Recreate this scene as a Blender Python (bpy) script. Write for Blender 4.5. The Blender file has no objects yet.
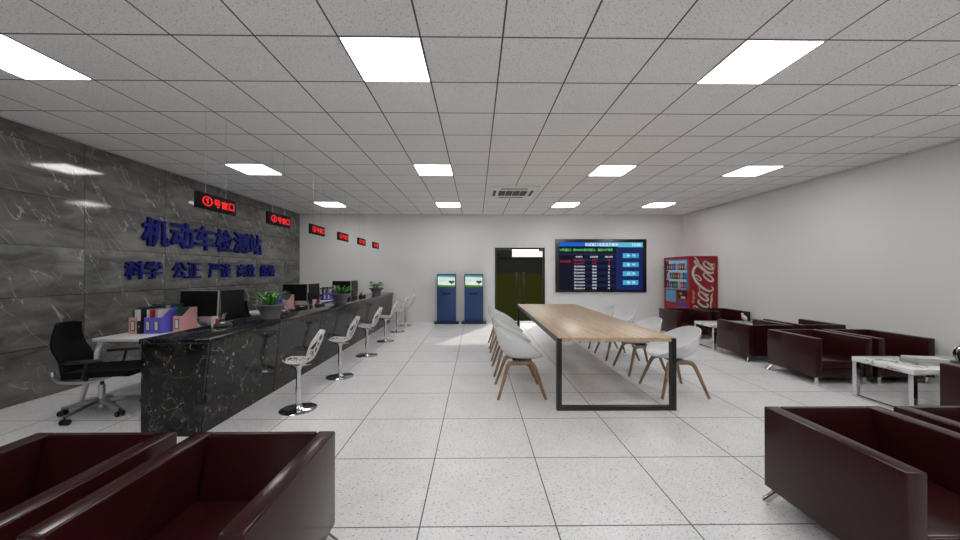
import bpy, bmesh, math, random
from mathutils import Vector, Matrix
random.seed(7)
S = bpy.context.scene
C = S.collection
PI = math.pi
R = math.radians

# ------------------------------------------------------------------ camera
cam = bpy.data.cameras.new('camera'); co = bpy.data.objects.new('camera', cam); C.objects.link(co)
cam.sensor_width = 36; cam.lens = 344.7/960*36; cam.clip_start = .02; cam.clip_end = 900
co.location = (0, 0, 1.52); co.rotation_euler = (PI/2+.0046, 0, -.0114)
S.camera = co

# ------------------------------------------------------------------ world, sun, exposure
S.view_settings.view_transform = 'Standard'; S.view_settings.look = 'None'
S.view_settings.exposure = 0; S.view_settings.gamma = 1
try: S.view_settings.use_curve_mapping = False
except Exception: pass
W = bpy.data.worlds.new('sky'); S.world = W; W.use_nodes = True
W.node_tree.nodes['Background'].inputs[0].default_value = (.92, .95, 1, 1)
W.node_tree.nodes['Background'].inputs[1].default_value = 6.5
sl = bpy.data.lights.new('sun', 'SUN'); sl.energy = 17; sl.angle = R(.6); sl.color = (1, .95, .88)
so = bpy.data.objects.new('sun', sl); C.objects.link(so)
so.location = (8, 25, 15)
so.rotation_euler = Vector((-.70, -1.49, -1.0)).to_track_quat('-Z', 'Y').to_euler()
PANEL = 16.6          # strength of the ceiling panels

# ------------------------------------------------------------------ materials
def lin(r, g, b):
    f = lambda c: (c/255/12.92) if c/255 <= .04045 else ((c/255+.055)/1.055)**2.4
    return (f(r), f(g), f(b), 1)
MATS = {}
def mat(name, col, rough=.5, metal=0, emit=None, es=1, coat=0, spec=.5):
    if name in MATS: return MATS[name]
    m = bpy.data.materials.new(name); m.use_nodes = True; MATS[name] = m
    b = m.node_tree.nodes['Principled BSDF']
    b.inputs['Base Color'].default_value = col if len(col) == 4 else (*col, 1)
    b.inputs['Roughness'].default_value = rough; b.inputs['Metallic'].default_value = metal
    b.inputs['Specular IOR Level'].default_value = spec
    b.inputs['Coat Weight'].default_value = coat
    if emit:
        b.inputs['Emission Color'].default_value = emit if len(emit) == 4 else (*emit, 1)
        b.inputs['Emission Strength'].default_value = es
    return m
class N:
    """small helper to chain nodes"""
    def __init__(s, m): s.t = m.node_tree; s.b = s.t.nodes['Principled BSDF']
    def n(s, kind, **kw):
        o = s.t.nodes.new(kind)
        for k, v in kw.items(): setattr(o, k, v)
        return o
    def link(s, a, b): s.t.links.new(a, b)
    def math(s, op, a, b=None, c=None):
        o = s.n('ShaderNodeMath', operation=op)
        for i, v in enumerate((a, b, c)):
            if v is None: continue
            if isinstance(v, (int, float)): o.inputs[i].default_value = v
            else: s.link(v, o.inputs[i])
        return o.outputs[0]
    def pos(s):
        g = s.n('ShaderNodeNewGeometry'); x = s.n('ShaderNodeSeparateXYZ'); s.link(g.outputs['Position'], x.inputs[0])
        return g.outputs['Position'], x.outputs[0], x.outputs[1], x.outputs[2]
    def scale(s, vec, sc):
        o = s.n('ShaderNodeMapping'); o.inputs['Scale'].default_value = sc; s.link(vec, o.inputs[0]); return o.outputs[0]
    def noise(s, vec, scale, detail=4, rough=.5, dist=0):
        o = s.n('ShaderNodeTexNoise'); o.inputs['Scale'].default_value = scale; o.inputs['Detail'].default_value = detail
        o.inputs['Roughness'].default_value = rough; o.inputs['Distortion'].default_value = dist; s.link(vec, o.inputs['Vector']); return o.outputs['Fac']
    def ramp(s, fac, stops):
        o = s.n('ShaderNodeValToRGB'); e = o.color_ramp.elements
        while len(e) < len(stops): e.new(.5)
        for i, (p, c) in enumerate(stops): e[i].position = p; e[i].color = c if len(c) == 4 else (*c, 1)
        s.link(fac, o.inputs[0]); return o.outputs[0]
    def line(s, coord, origin, step, width):
        """1 on a thin line every step"""
        a = s.math('SUBTRACT', coord, origin); a = s.math('DIVIDE', a, step); a = s.math('ADD', a, 500.5)
        a = s.math('FRACT', a); a = s.math('SUBTRACT', a, .5); a = s.math('ABSOLUTE', a)
        return s.math('LESS_THAN', a, width/step/2)
    def mix(s, fac, a, b, mode='MIX'):
        o = s.n('ShaderNodeMix', data_type='RGBA', blend_type=mode)
        for sock, v in ((o.inputs[0], fac), (o.inputs[6], a), (o.inputs[7], b)):
            if isinstance(v, (int, float)): sock.default_value = v
            elif isinstance(v, tuple): sock.default_value = v if len(v) == 4 else (*v, 1)
            else: s.link(v, sock)
        return o.outputs[2]
    def col(s, c): s.link(c, s.b.inputs['Base Color'])
    def bump(s, h, strength=.2, dist=.01):
        o = s.n('ShaderNodeBump'); o.inputs['Strength'].default_value = strength; o.inputs['Distance'].default_value = dist
        s.link(h, o.inputs['Height']); s.link(o.outputs[0], s.b.inputs['Normal'])

GX, GY, GS, GT = -1.006, 2.506, .600, .6014      # ceiling grid
m_ceil = mat('ceiling tile', (.6, .6, .6), .9, spec=.1)
n = N(m_ceil); P, px, py, pz = n.pos()
sp = n.noise(P, 75, 3, .75); base = n.ramp(sp, [(.36, (.52, .515, .51)), (.44, (.91, .90, .895))])
big = n.noise(P, 1.3, 2); base = n.mix(.12, base, n.ramp(big, [(.3, (.6, .6, .6)), (.7, (.9, .9, .9))]))
ln = n.math('MAXIMUM', n.line(px, GX, GS, .013), n.line(py, GY, GT, .013))
n.col(n.mix(ln, base, (.10, .10, .10)))

m_floor = mat('floor tile', (.6, .6, .6), .3)
n = N(m_floor); P, px, py, pz = n.pos()
st = n.scale(P, (1, 2.2, 1))
f1 = n.noise(st, 55, 5, .72, .8); c1 = n.ramp(f1, [(.36, (.17, .165, .16)), (.435, (.81, .805, .82))])
f2 = n.noise(P, 3.5, 4, .6); c2 = n.mix(.22, c1, n.ramp(f2, [(.3, (.6, .6, .6)), (.7, (1, 1, 1))]), 'MULTIPLY')
ln = n.math('MAXIMUM', n.line(px, -.336, .8149, .008), n.line(py, 2.816, .754, .008))
n.col(n.mix(ln, c2, (.045, .045, .045)))
n.link(n.ramp(f1, [(.3, (.5, .5, .5)), (.5, (.3, .3, .3))]), n.b.inputs['Roughness'])

m_wall = mat('wall paint', (.76, .755, .75), .75, spec=.3)
n = N(m_wall); P, px, py, pz = n.pos(); n.bump(n.noise(P, 120, 3), .04, .003)

m_marble = mat('grey marble wall tile', (.1, .1, .1), .07)
n = N(m_marble); P, px, py, pz = n.pos()
cx = n.math('FLOOR', n.math('DIVIDE', n.math('SUBTRACT', py, 4.68), 1.2)); cz = n.math('FLOOR', n.math('DIVIDE', pz, .61))
off = n.n('ShaderNodeCombineXYZ'); n.link(n.math('MULTIPLY', cx, 0.0), off.inputs[0]); n.link(n.math('MULTIPLY', cx, -1.2), off.inputs[1])
n.link(n.math('MULTIPLY', cz, -.61), off.inputs[2])
va = n.n('ShaderNodeVectorMath', operation='ADD'); n.link(P, va.inputs[0]); n.link(off.outputs[0], va.inputs[1])
L = va.outputs[0]
# every tile has much the same figure, turned a little by its row
rv = n.n('ShaderNodeCombineXYZ'); n.link(n.math('MULTIPLY', n.math('FRACT', n.math('MULTIPLY', cz, .37)), 3.0), rv.inputs[0])
vb = n.n('ShaderNodeVectorMath', operation='ADD'); n.link(L, vb.inputs[0]); n.link(rv.outputs[0], vb.inputs[1]); L2 = vb.outputs[0]
mq = n.n('ShaderNodeMapping'); mq.inputs['Rotation'].default_value = (R(56), 0, 0); n.link(L2, mq.inputs[0])
mp = n.n('ShaderNodeMapping'); mp.inputs['Scale'].default_value = (1, .55, 2.6); n.link(mq.outputs[0], mp.inputs[0])
cl = n.noise(n.scale(L2, (1, .8, 2.4)), 1.8, 8, .62, .6)
body = n.ramp(cl, [(.34, (.066, .064, .061)), (.5, (.128, .125, .118)), (.66, (.20, .196, .184))])
v1 = n.noise(mp.outputs[0], 1.5, 4, .55, .4)
ve = n.math('ABSOLUTE', n.math('SUBTRACT', v1, .5)); vm = n.ramp(ve, [(.0, (.85, .85, .85)), (.0085, (0, 0, 0))])
gate = n.ramp(n.noise(L2, 3.0, 3), [(.40, (0, 0, 0)), (.52, (1, 1, 1))])
vm2 = n.mix(1.0, vm, gate, 'MULTIPLY')
body = n.mix(vm2, body, (.42, .41, .39))
ln = n.math('MAXIMUM', n.line(py, 4.68, 1.2, .006), n.line(pz, 0, .61, .006))
n.col(n.mix(ln, body, (.015, .015, .015)))

m_stone = mat('black marble', (.02, .02, .02), .09, spec=.32)
n = N(m_stone); P, px, py, pz = n.pos()
bs = n.ramp(n.noise(P, 4, 8, .7, .5), [(.38, (.003, .003, .003)), (.55, (.014, .0135, .013)), (.68, (.045, .043, .041))])
nv = n.n('ShaderNodeTexNoise'); nv.inputs['Scale'].default_value = 5; nv.inputs['Detail'].default_value = 4; n.link(P, nv.inputs['Vector'])
dv = n.n('ShaderNodeVectorMath', operation='MULTIPLY_ADD'); n.link(nv.outputs['Color'], dv.inputs[0]); dv.inputs[1].default_value = (.35, .35, .35); n.link(P, dv.inputs[2])
vo = n.n('ShaderNodeTexVoronoi', feature='DISTANCE_TO_EDGE'); vo.inputs['Scale'].default_value = 4.2; n.link(dv.outputs[0], vo.inputs['Vector'])
veins = n.ramp(vo.outputs['Distance'], [(0, (1, 1, 1)), (.010, (0, 0, 0))])
g = n.ramp(n.noise(P, 6, 4, .6), [(.43, (0, 0, 0)), (.60, (.7, .7, .7))])
c = n.mix(n.mix(1.0, veins, g, 'MULTIPLY'), bs, (.38, .37, .35))
sk = n.ramp(n.noise(n.scale(P, (1, 1, .55)), 34, 2, .5), [(.67, (0, 0, 0)), (.73, (.8, .8, .8))])
n.col(n.mix(sk, c, (.34, .34, .33)))

m_wood = mat('light oak', (.5, .35, .2), .32, spec=.45)
n = N(m_wood); tc = n.n('ShaderNodeTexCoord'); O = tc.outputs['Object']; sx = n.n('ShaderNodeSeparateXYZ'); n.link(O, sx.inputs[0])
pl = n.math('FLOOR', n.math('DIVIDE', sx.outputs[0], .16)); pv = n.n('ShaderNodeCombineXYZ'); n.link(n.math('MULTIPLY', pl, 3.7), pv.inputs[1]); n.link(n.math('MULTIPLY', pl, 1.3), pv.inputs[2])
ad = n.n('ShaderNodeVectorMath', operation='ADD'); n.link(O, ad.inputs[0]); n.link(pv.outputs[0], ad.inputs[1])
g1 = n.noise(n.scale(ad.outputs[0], (26, 1.3, 26)), 1, 6, .62, .5); g2 = n.noise(n.scale(ad.outputs[0], (5, .5, 5)), 1, 3)
c = n.ramp(g1, [(.32, (.40, .28, .17)), (.5, (.52, .38, .25)), (.68, (.62, .48, .335))])
c = n.mix(.25, c, n.ramp(g2, [(.35, (.65, .6, .55)), (.65, (1, 1, 1))]), 'MULTIPLY'); n.col(c)

m_leg = mat('walnut leg wood', (.2, .12, .07), .4)
n = N(m_leg); tc = n.n('ShaderNodeTexCoord'); c = n.ramp(n.noise(n.scale(tc.outputs['Object'], (30, 30, 4)), 1, 4), [(.3, (.18, .11, .062)), (.7, (.36, .235, .14))]); n.col(c)

m_ctop = mat('white marble', (.8, .8, .8), .15)
n = N(m_ctop); P, px, py, pz = n.pos()
v = n.math('ABSOLUTE', n.math('SUBTRACT', n.noise(P, 2.6, 7, .55, 1.4), .5)); n.col(n.ramp(v, [(0, (.10, .10, .105)), (.008, (.45, .45, .46)), (.03, (.74, .74, .74)), (.2, (.82, .82, .81))]))

m_leather = mat('maroon leather', (.030, .0052, .0068), .20, spec=.30)
n = N(m_leather); tc = n.n('ShaderNodeTexCoord'); n.bump(n.noise(tc.outputs['Object'], 260, 3), .05, .002)
m_chrome = mat('chrome', (.62, .62, .63), .08, 1)
m_steel = mat('brushed steel', (.5, .5, .51), .3, 1)
m_black = mat('black metal', (.012, .012, .014), .35)
m_bplast = mat('black plastic', (.006, .006, .006), .4)
m_mesh = mat('black mesh fabric', (.004, .004, .004), .85, spec=.15)
m_white = mat('white shell plastic', (.74, .75, .76), .16)
m_wpow = mat('white laminate', (.72, .72, .73), .35)
m_grey = mat('grey plastic', (.20, .20, .20), .4)
m_alu = mat('silver aluminium', (.42, .42, .43), .35, .7)
m_screen = mat('dark screen glass', (.003, .003, .003), .3, spec=.25)
m_pot = mat('grey glazed pot', (.15, .14, .155), .3)
m_soil = mat('dark soil', (.012, .009, .006), .9)
m_bluech = mat('blue letter paint', lin(12, 20, 112), .5, spec=.2)
m_red = mat('vending red', lin(158, 7, 17), .3)
m_logo = mat('cream logo paint', lin(208, 216, 205), .4)
m_kiosk = mat('kiosk blue', lin(35, 66, 115), .3)
m_kioskd = mat('kiosk dark blue', lin(20, 36, 70), .3)
m_slot = mat('slot black', (.004, .006, .012), .4)
m_ledbody = mat('sign housing black', (.004, .004, .004), .6, spec=.15)
m_ledred = mat('lit red letters', (.3, 0, 0), .5, emit=(.85, .008, .012), es=1.0)
m_frame = mat('door frame black', (.006, .006, .006), .35)
m_paint = mat('white trim paint', (.62, .615, .61), .6)
m_acw = mat('vent white plastic', (.88, .88, .87), .5)
m_acd = mat('vent dark grille', (.05, .05, .05), .5)
m_leafs = []
for i, c in enumerate([(.02, .10, .02), (.055, .26, .035), (.13, .42, .06), (.45, .55, .42)]):
    m_leafs.append(mat(f'leaf green {i}', c, .35))
m_lamp = mat('lit panel', (.9, .9, .9), .5, emit=(1, .985, .965), es=PANEL)

m_glass = bpy.data.materials.new('tinted door glass'); m_glass.use_nodes = True
t = m_glass.node_tree; t.nodes.clear()
ou = t.nodes.new('ShaderNodeOutputMaterial'); mx = t.nodes.new('ShaderNodeMixShader'); tr = t.nodes.new('ShaderNodeBsdfTransparent'); gl = t.nodes.new('ShaderNodeBsdfGlossy'); fr = t.nodes.new('ShaderNodeMath'); lw = t.nodes.new('ShaderNodeLayerWeight')
tr.inputs[0].default_value = (.42, .42, .40, 1); gl.inputs['Roughness'].default_value = .02; lw.inputs[0].default_value = .5; fr.operation = 'POWER'; fr.inputs[1].default_value = 4.5; t.links.new(lw.outputs['Facing'], fr.inputs[0])
t.links.new(fr.outputs[0], mx.inputs[0]); t.links.new(tr.outputs[0], mx.inputs[1]); t.links.new(gl.outputs[0], mx.inputs[2]); t.links.new(mx.outputs[0], ou.inputs[0])
m_clear = bpy.data.materials.new('clear pane'); m_clear.use_nodes = True
t = m_clear.node_tree; t.nodes.clear()
ou = t.nodes.new('ShaderNodeOutputMaterial'); mx = t.nodes.new('ShaderNodeMixShader'); tr = t.nodes.new('ShaderNodeBsdfTransparent'); gl = t.nodes.new('ShaderNodeBsdfGlossy'); fr = t.nodes.new('ShaderNodeMath'); lw = t.nodes.new('ShaderNodeLayerWeight')
tr.inputs[0].default_value = (.95, .97, .98, 1); gl.inputs['Roughness'].default_value = .03; lw.inputs[0].default_value = .5; fr.operation = 'POWER'; fr.inputs[1].default_value = 4.5; t.links.new(lw.outputs['Facing'], fr.inputs[0])
t.links.new(fr.outputs[0], mx.inputs[0]); t.links.new(tr.outputs[0], mx.inputs[1]); t.links.new(gl.outputs[0], mx.inputs[2]); t.links.new(mx.outputs[0], ou.inputs[0])

m_lawn = mat('lawn grass', (.05, .08, .02), 1, spec=0)
n = N(m_lawn); P, px, py, pz = n.pos(); n.col(n.ramp(n.noise(P, 2.5, 7, .75), [(.3, (.009, .0105, .0022)), (.7, (.022, .023, .0055))]))
m_brick = mat('dark brick', (.03, .03, .03), .9)
n = N(m_brick); P, px, py, pz = n.pos(); n.col(n.mix(n.math('MAXIMUM', n.line(pz, 0, 2.2, .3), n.line(px, 0, 6.4, .4)), (.012, .0115, .011), (.019, .018, .017)))

# ------------------------------------------------------------------ mesh builder
class MB:
    def __init__(s): s.bm = bmesh.new()
    def add(s, b, M=None):
        if M is not None: bmesh.ops.transform(b, matrix=M, verts=b.verts)
        me = bpy.data.meshes.new('t'); b.to_mesh(me); b.free(); s.bm.from_mesh(me); bpy.data.meshes.remove(me); return s
    def box(s, x0, x1, y0, y1, z0, z1, bev=0, seg=2, M=None):
        b = bmesh.new(); bmesh.ops.create_cube(b, size=1)
        bmesh.ops.transform(b, matrix=Matrix.Translation(((x0+x1)/2, (y0+y1)/2, (z0+z1)/2)) @ Matrix.Diagonal((abs(x1-x0), abs(y1-y0), abs(z1-z0), 1)), verts=b.verts)
        if bev: bmesh.ops.bevel(b, geom=list(b.edges), offset=bev, segments=seg, affect='EDGES', profile=.5)
        return s.add(b, M)
    def prism(s, pts, y0, y1, axis='Y', bev=0, M=None):
        """polygon in XZ pushed along Y (axis Y), in YZ along X (axis X), in XY along Z (axis Z)"""
        b = bmesh.new()
        f = {'Y': lambda p, q: (p[0], q, p[1]), 'X': lambda p, q: (q, p[0], p[1]), 'Z': lambda p, q: (p[0], p[1], q)}[axis]
        a = [b.verts.new(f(p, y0)) for p in pts]; c = [b.verts.new(f(p, y1)) for p in pts]; k = len(pts)
        b.faces.new(a); b.faces.new(c)
        for i in range(k): b.faces.new((a[i], a[(i+1) % k], c[(i+1) % k], c[i]))
        bmesh.ops.recalc_face_normals(b, faces=b.faces)
        if bev: bmesh.ops.bevel(b, geom=list(b.edges), offset=bev, segments=2, affect='EDGES')
        return s.add(b, M)
    def cyl(s, p0, p1, r0, r1=None, seg=16, caps=True):
        p0, p1 = Vector(p0), Vector(p1); d = p1-p0; b = bmesh.new()
        bmesh.ops.create_cone(b, cap_ends=caps, segments=seg, radius1=r0, radius2=r0 if r1 is None else r1, depth=d.length)
        return s.add(b, Matrix.Translation((p0+p1)/2) @ d.to_track_quat('Z', 'Y').to_matrix().to_4x4())
    def lathe(s, prof, seg=24, c=(0, 0, 0)):
        b = bmesh.new(); rings = []
        for r, z in prof: rings.append([b.verts.new((c[0]+r*math.cos(2*PI*i/seg), c[1]+r*math.sin(2*PI*i/seg), c[2]+z)) for i in range(seg)])
        for a, d in zip(rings, rings[1:]):
            for i in range(seg): b.faces.new((a[i], a[(i+1) % seg], d[(i+1) % seg], d[i]))
        if prof[0][0] > 1e-4: b.faces.new(rings[0][::-1])
        if prof[-1][0] > 1e-4: b.faces.new(rings[-1])
        bmesh.ops.remove_doubles(b, verts=b.verts, dist=1e-5); bmesh.ops.recalc_face_normals(b, faces=b.faces)
        return s.add(b)
    def tube(s, pts, rad, seg=8, flat=1.0, up=None):
        """swept tube; rad number or list; flat squashes the second axis"""
        pts = [Vector(p) for p in pts]; b = bmesh.new(); rings = []; prev = None
        for i, p in enumerate(pts):
            d = (pts[min(i+1, len(pts)-1)]-pts[max(i-1, 0)]).normalized()
            u = Vector(up) if up else (prev if prev else (Vector((0, 0, 1)) if abs(d.z) < .9 else Vector((1, 0, 0))))
            a = (u-d*u.dot(d)).normalized(); prev = a; e = d.cross(a); r = rad[i] if isinstance(rad, (list, tuple)) else rad
            rings.append([b.verts.new(p+a*r*math.cos(2*PI*k/seg)+e*r*flat*math.sin(2*PI*k/seg)) for k in range(seg)])
        for a, c in zip(rings, rings[1:]):
            for k in range(seg): b.faces.new((a[k], a[(k+1) % seg], c[(k+1) % seg], c[k]))
        b.faces.new(rings[0][::-1]); b.faces.new(rings[-1]); bmesh.ops.recalc_face_normals(b, faces=b.faces)
        return s.add(b)
    def grid(s, fn, nu, nv, closed_u=False, keep=None, thick=0):
        b = bmesh.new(); V = [[b.verts.new(fn(i/nu, j/nv)) for j in range(nv+1)] for i in range(nu if closed_u else nu+1)]
        for i in range(nu):
            for j in range(nv):
                if keep and not keep((i+.5)/nu, (j+.5)/nv): continue
                i2 = (i+1) % len(V)
                b.faces.new((V[i][j], V[i2][j], V[i2][j+1], V[i][j+1]))
        for v in [v for v in b.verts if not v.link_faces]: b.verts.remove(v)
        bmesh.ops.remove_doubles(b, verts=b.verts, dist=1e-5)
        if thick:
            bmesh.ops.recalc_face_normals(b, faces=b.faces)
            bmesh.ops.solidify(b, geom=list(b.faces), thickness=thick)
        return s.add(b)
    def ell(s, c, r, seg=16, M=None):
        b = bmesh.new(); bmesh.ops.create_uvsphere(b, u_segments=seg, v_segments=seg//2, radius=1)
        bmesh.ops.transform(b, matrix=Matrix.Translation(c) @ Matrix.Diagonal((*r, 1)), verts=b.verts); return s.add(b, M)
    def build(s, name, m, parent=None, loc=None, smooth=True, angle=38):
        me = bpy.data.meshes.new(name); s.bm.to_mesh(me); s.bm.free()
        if not isinstance(m, (list, tuple)): m = [m]
        for k in m: me.materials.append(k)
        if smooth:
            me.polygons.foreach_set('use_smooth', [True]*len(me.polygons))
            try: me.set_sharp_from_angle(angle=R(angle))
            except Exception: pass
        o = bpy.data.objects.new(name, me); C.objects.link(o)
        if parent: o.parent = parent
        if loc: o.location = loc
        return o
def tag(o, label=None, cat=None, group=None, kind=None):
    if label: o['label'] = label
    if cat: o['category'] = cat
    if group: o['group'] = group
    if kind: o['kind'] = kind
    return o
def empty(name, loc=(0, 0, 0), rz=0, label=None, cat=None, group=None):
    o = bpy.data.objects.new(name, None); C.objects.link(o); o.location = loc; o.rotation_euler = (0, 0, rz); o.empty_display_size = .1
    return tag(o, label, cat, group)
def kids(o): return [c for c in bpy.data.objects if c.parent == o]
def copy_tree(o, parent=None):
    ch = kids(o); c = o.copy(); C.objects.link(c); c.parent = parent
    for k in ch: copy_tree(k, c)
    return c
def struct(o): o['kind'] = 'structure'; return o
def catmull(pts, k=8):
    P = [Vector(p) for p in pts]; out = []
    Q = [P[0]*2-P[1]]+P+[P[-1]*2-P[-2]]
    for i in range(1, len(Q)-2):
        a, b, c, d = Q[i-1:i+3]
        for j in range(k):
            t = j/k; out.append(.5*((2*b)+(c-a)*t+(2*a-5*b+4*c-d)*t*t+(3*b-a-3*c+d)*t**3))
    out.append(P[-1]); return out
def text_bm(body, size, depth, bold=0, align='LEFT', res=2):
    """letters as a mesh in the XY plane, depth along Z"""
    cu = bpy.data.curves.new('txt', 'FONT'); cu.body = body; cu.size = size; cu.extrude = depth/2; cu.bevel_depth = bold; cu.bevel_resolution = 0
    cu.resolution_u = res; cu.align_x = align
    o = bpy.data.objects.new('txt', cu); C.objects.link(o)
    dg = bpy.context.evaluated_depsgraph_get(); me = bpy.data.meshes.new_from_object(o.evaluated_get(dg))
    b = bmesh.new(); b.from_mesh(me); bpy.data.objects.remove(o); bpy.data.curves.remove(cu); bpy.data.meshes.remove(me)
    return b
def fit_text(mb, body, x0, x1, z0, z1, depth, place, bold=0):
    """stretch lettering to fill a rectangle, place = matrix from (x across, y up, z out)"""
    b = text_bm(body, 1, 1, bold)
    xs = [v.co.x for v in b.verts]; ys = [v.co.y for v in b.verts]; zs = [v.co.z for v in b.verts]
    if not xs: return mb
    ax, bx, ay, by, az, bz = min(xs), max(xs), min(ys), max(ys), min(zs), max(zs)
    M = Matrix.Translation((x0, z0, 0)) @ Matrix.Diagonal(((x1-x0)/(bx-ax), (z1-z0)/(by-ay), depth/(bz-az), 1)) @ Matrix.Translation((-ax, -ay, -az))
    return mb.add(b, place @ M)
# orientations for flat lettering: (across, up, out) -> world
FRONT = lambda x, y, z: Matrix(((1, 0, 0, x), (0, 0, -1, y), (0, 1, 0, z), (0, 0, 0, 1)))        # faces -Y
RIGHTF = lambda x, y, z: Matrix(((0, 0, 1, x), (1, 0, 0, y), (0, 1, 0, z), (0, 0, 0, 1)))       # faces +X, reads along +Y
LEFTF = lambda x, y, z: Matrix(((0, 0, -1, x), (-1, 0, 0, y), (0, 1, 0, z), (0, 0, 0, 1)))      # faces -X, reads along -Y

# ================================================================== SETTING
XL, XR, YB, YF, H = -5.25, 6.26, 10.32, -4.2, 3.229
T = .15
struct(MB().box(XL-T, XR+T, YF-T, YB+.0, -.12, 0).build('floor', m_floor))
struct(MB().box(XL-T, XR+T, YF-T, YB+T, H, H+.12).build('ceiling', m_ceil))
struct(MB().box(XL-T, XL, YF-T, YB+T, 0, H).build('wall_left', m_marble))
struct(MB().box(XR, XR+T, YF-T, YB+T, 0, H).build('wall_right', m_wall))
DX0, DX1, DZ = .565, 2.06, 2.234
wb = MB().box(XL, DX0, YB, YB+T, 0, H).box(DX1, XR, YB, YB+T, 0, H).box(DX0, DX1, YB, YB+T, DZ, H)
struct(wb.build('wall_back', m_wall))
struct(MB().box(XL, XR, YF-T, YF, 0, H).build('wall_front', m_wall))
# edge trim along the right wall under the ceiling
struct(MB().box(XR-.02, XR, YF, YB, H-.02, H).build('trim_1', m_paint))

# glazed double door
dr = empty('door_1', ((DX0+DX1)/2, YB, 0)); struct(dr)
w = (DX1-DX0)/2
MB().box(-w, -w+.05, -.02, .09, 0, DZ).box(w-.05, w, -.02, .09, 0, DZ).box(-w+.05, w-.05, -.02, .09, DZ-.05, DZ).box(-w+.05, w-.05, 0, .09, 0, .02).build('door_frame', m_frame, dr, smooth=False)
for s in (-1, 1):
    lf = MB().box(min(s*.0012, s*(w-.055)), max(s*.0012, s*(w-.055)), .03, .042, .03, DZ-.06).build('door_leaf', m_glass, dr, smooth=False)
    # top and bottom pivot fittings
    MB().box(s*(w-.055)-(.11 if s > 0 else 0), s*(w-.055)+(0 if s > 0 else .11), .02, .052, DZ-.10, DZ-.055).box(s*(w-.055)-(.11 if s > 0 else 0), s*(w-.055)+(0 if s > 0 else .11), .02, .052, .02, .09).build('pivot_fitting', m_frame, lf, smooth=False)
    hb = MB().box(s*.105-.026, s*.105+.026, -.05, -.02, .56, 1.50, .008)
    hb.cyl((s*.105, -.03, .66), (s*.105, .03, .66), .01).cyl((s*.105, -.03, 1.40), (s*.105, .03, 1.40), .01)
    hb.build('door_handle', m_black, lf)

# outside: lawn, dark brick building with a gap where the sky shows
struct(MB().box(-280, 320, YB+.0, 345, -.14, -.02).build('lawn', m_lawn))
bb = empty('brick_building', (3, 300, 0), 0, 'low dark brick building across the lawn behind the glass door', 'building')
MB().box(-280, 320, 0, 32, -.1, 13.8).build('wall', m_brick, bb, smooth=False)
MB().box(-280, 28.3, -1, 32, 14.2, 40).build('upper_storey', m_brick, bb, smooth=False)
MB().box(-280, 320, -1, 32, 13.8, 14.2).build('eave', m_frame, bb, smooth=False)

# ================================================================== CEILING LIGHTS
def panel(i, j, label, group=None):
    x0 = GX+i*GS; y0 = GY+j*GT
    o = empty('ceiling_light', (x0+GS/2, y0+GT/2, H), 0, label, 'ceiling light', group); a = GS/2-.004; b = GT/2-.004
    MB().box(-a, a, -b, -b+.010, -.003, 0).box(-a, a, b-.010, b, -.003, 0).box(-a, -a+.010, -b+.010, b-.010, -.003, 0).box(a-.010, a, -b+.010, b-.010, -.003, 0).build('light_frame', m_paint, o, smooth=False)
    MB().box(-a+.010, a-.010, -b+.010, b-.010, -.0026, -.0004).build('diffuser', m_lamp, o, smooth=False)
cols = {-5: 'leftmost', 0: 'second from the left', 5: 'third from the left', 9: 'rightmost'}
rows = {0: 'nearest row', 5: 'middle row', 10: 'farthest row'}
for j, rn in rows.items():
    for i, cn in cols.items():
        panel(i, j, f'square white lit ceiling panel, {cn} in the {rn}', 'square ceiling light panels')
for j, rn in ((-5, 'added row above the viewpoint'), (-10, 'added rearmost row')):  # unseen rows repeating the panel pattern, added to light the room
    for i, cn in cols.items():
        panel(i, j, f'square white lit ceiling panel, {cn} in the {rn}', 'square ceiling light panels')

# air conditioner cassette
ac = empty('ceiling_vent', (.78, 7.38, H), 0, 'white square air conditioning cassette with dark grille in the ceiling', 'air vent')
MB().box(-.49, .49, -.52, .52, -.03, 0, .008).build('cover', m_acw, ac)
gr = MB()
for k in range(4): gr.box(-.30+k*.152, -.30+k*.152+.14, -.22, .22, -.036, -.028)
gr.build('grille', m_acd, ac, smooth=False)
for (a, b, c, d) in ((-.27, .27, -.42, -.37), (-.27, .27, .37, .42), (-.42, -.36, -.25, .25), (.36, .42, -.25, .25)):
    MB().box(a, b, c, d, -.036, -.028).build('air_slot', m_slot, ac, smooth=False)

# ================================================================== RECEPTION COUNTER
CY0, CY1, CH = 3.21, 10.30, .90
ct = empty('reception_counter', (-2.77, CY0, 0), 0, 'long black marble reception counter with white veins running to the back wall', 'counter')
ox, oy = 2.77, -CY0
MB().prism([(-3.05+ox, 0), (-2.575+ox, 0), (-2.49+ox, CH-.05), (-3.05+ox, CH-.05)], .03, CY1+oy).build('core', m_frame, ct, smooth=False)
MB().prism([(-3.085+ox, 0), (-2.56+ox, 0), (-2.474+ox, CH-.05), (-3.085+ox, CH-.05)], .0, .028, bev=.003).build('end_panel', m_stone, ct)
ys = [CY0+.03, 4.38, 5.55, 6.72, 7.89, 9.06, CY1]
for a, b in zip(ys, ys[1:]):
    MB().prism([(-2.573+ox, .0), (-2.558+ox, .0), (-2.472+ox, CH-.05), (-2.487+ox, CH-.05)], a+oy+.006, b+oy-.006).build('front_panel', m_stone, ct, smooth=False)
MB().box(-3.10+ox, -2.455+ox, -.012, CY1+oy, CH-.05, CH, .012, 3).build('countertop', m_stone, ct)

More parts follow.
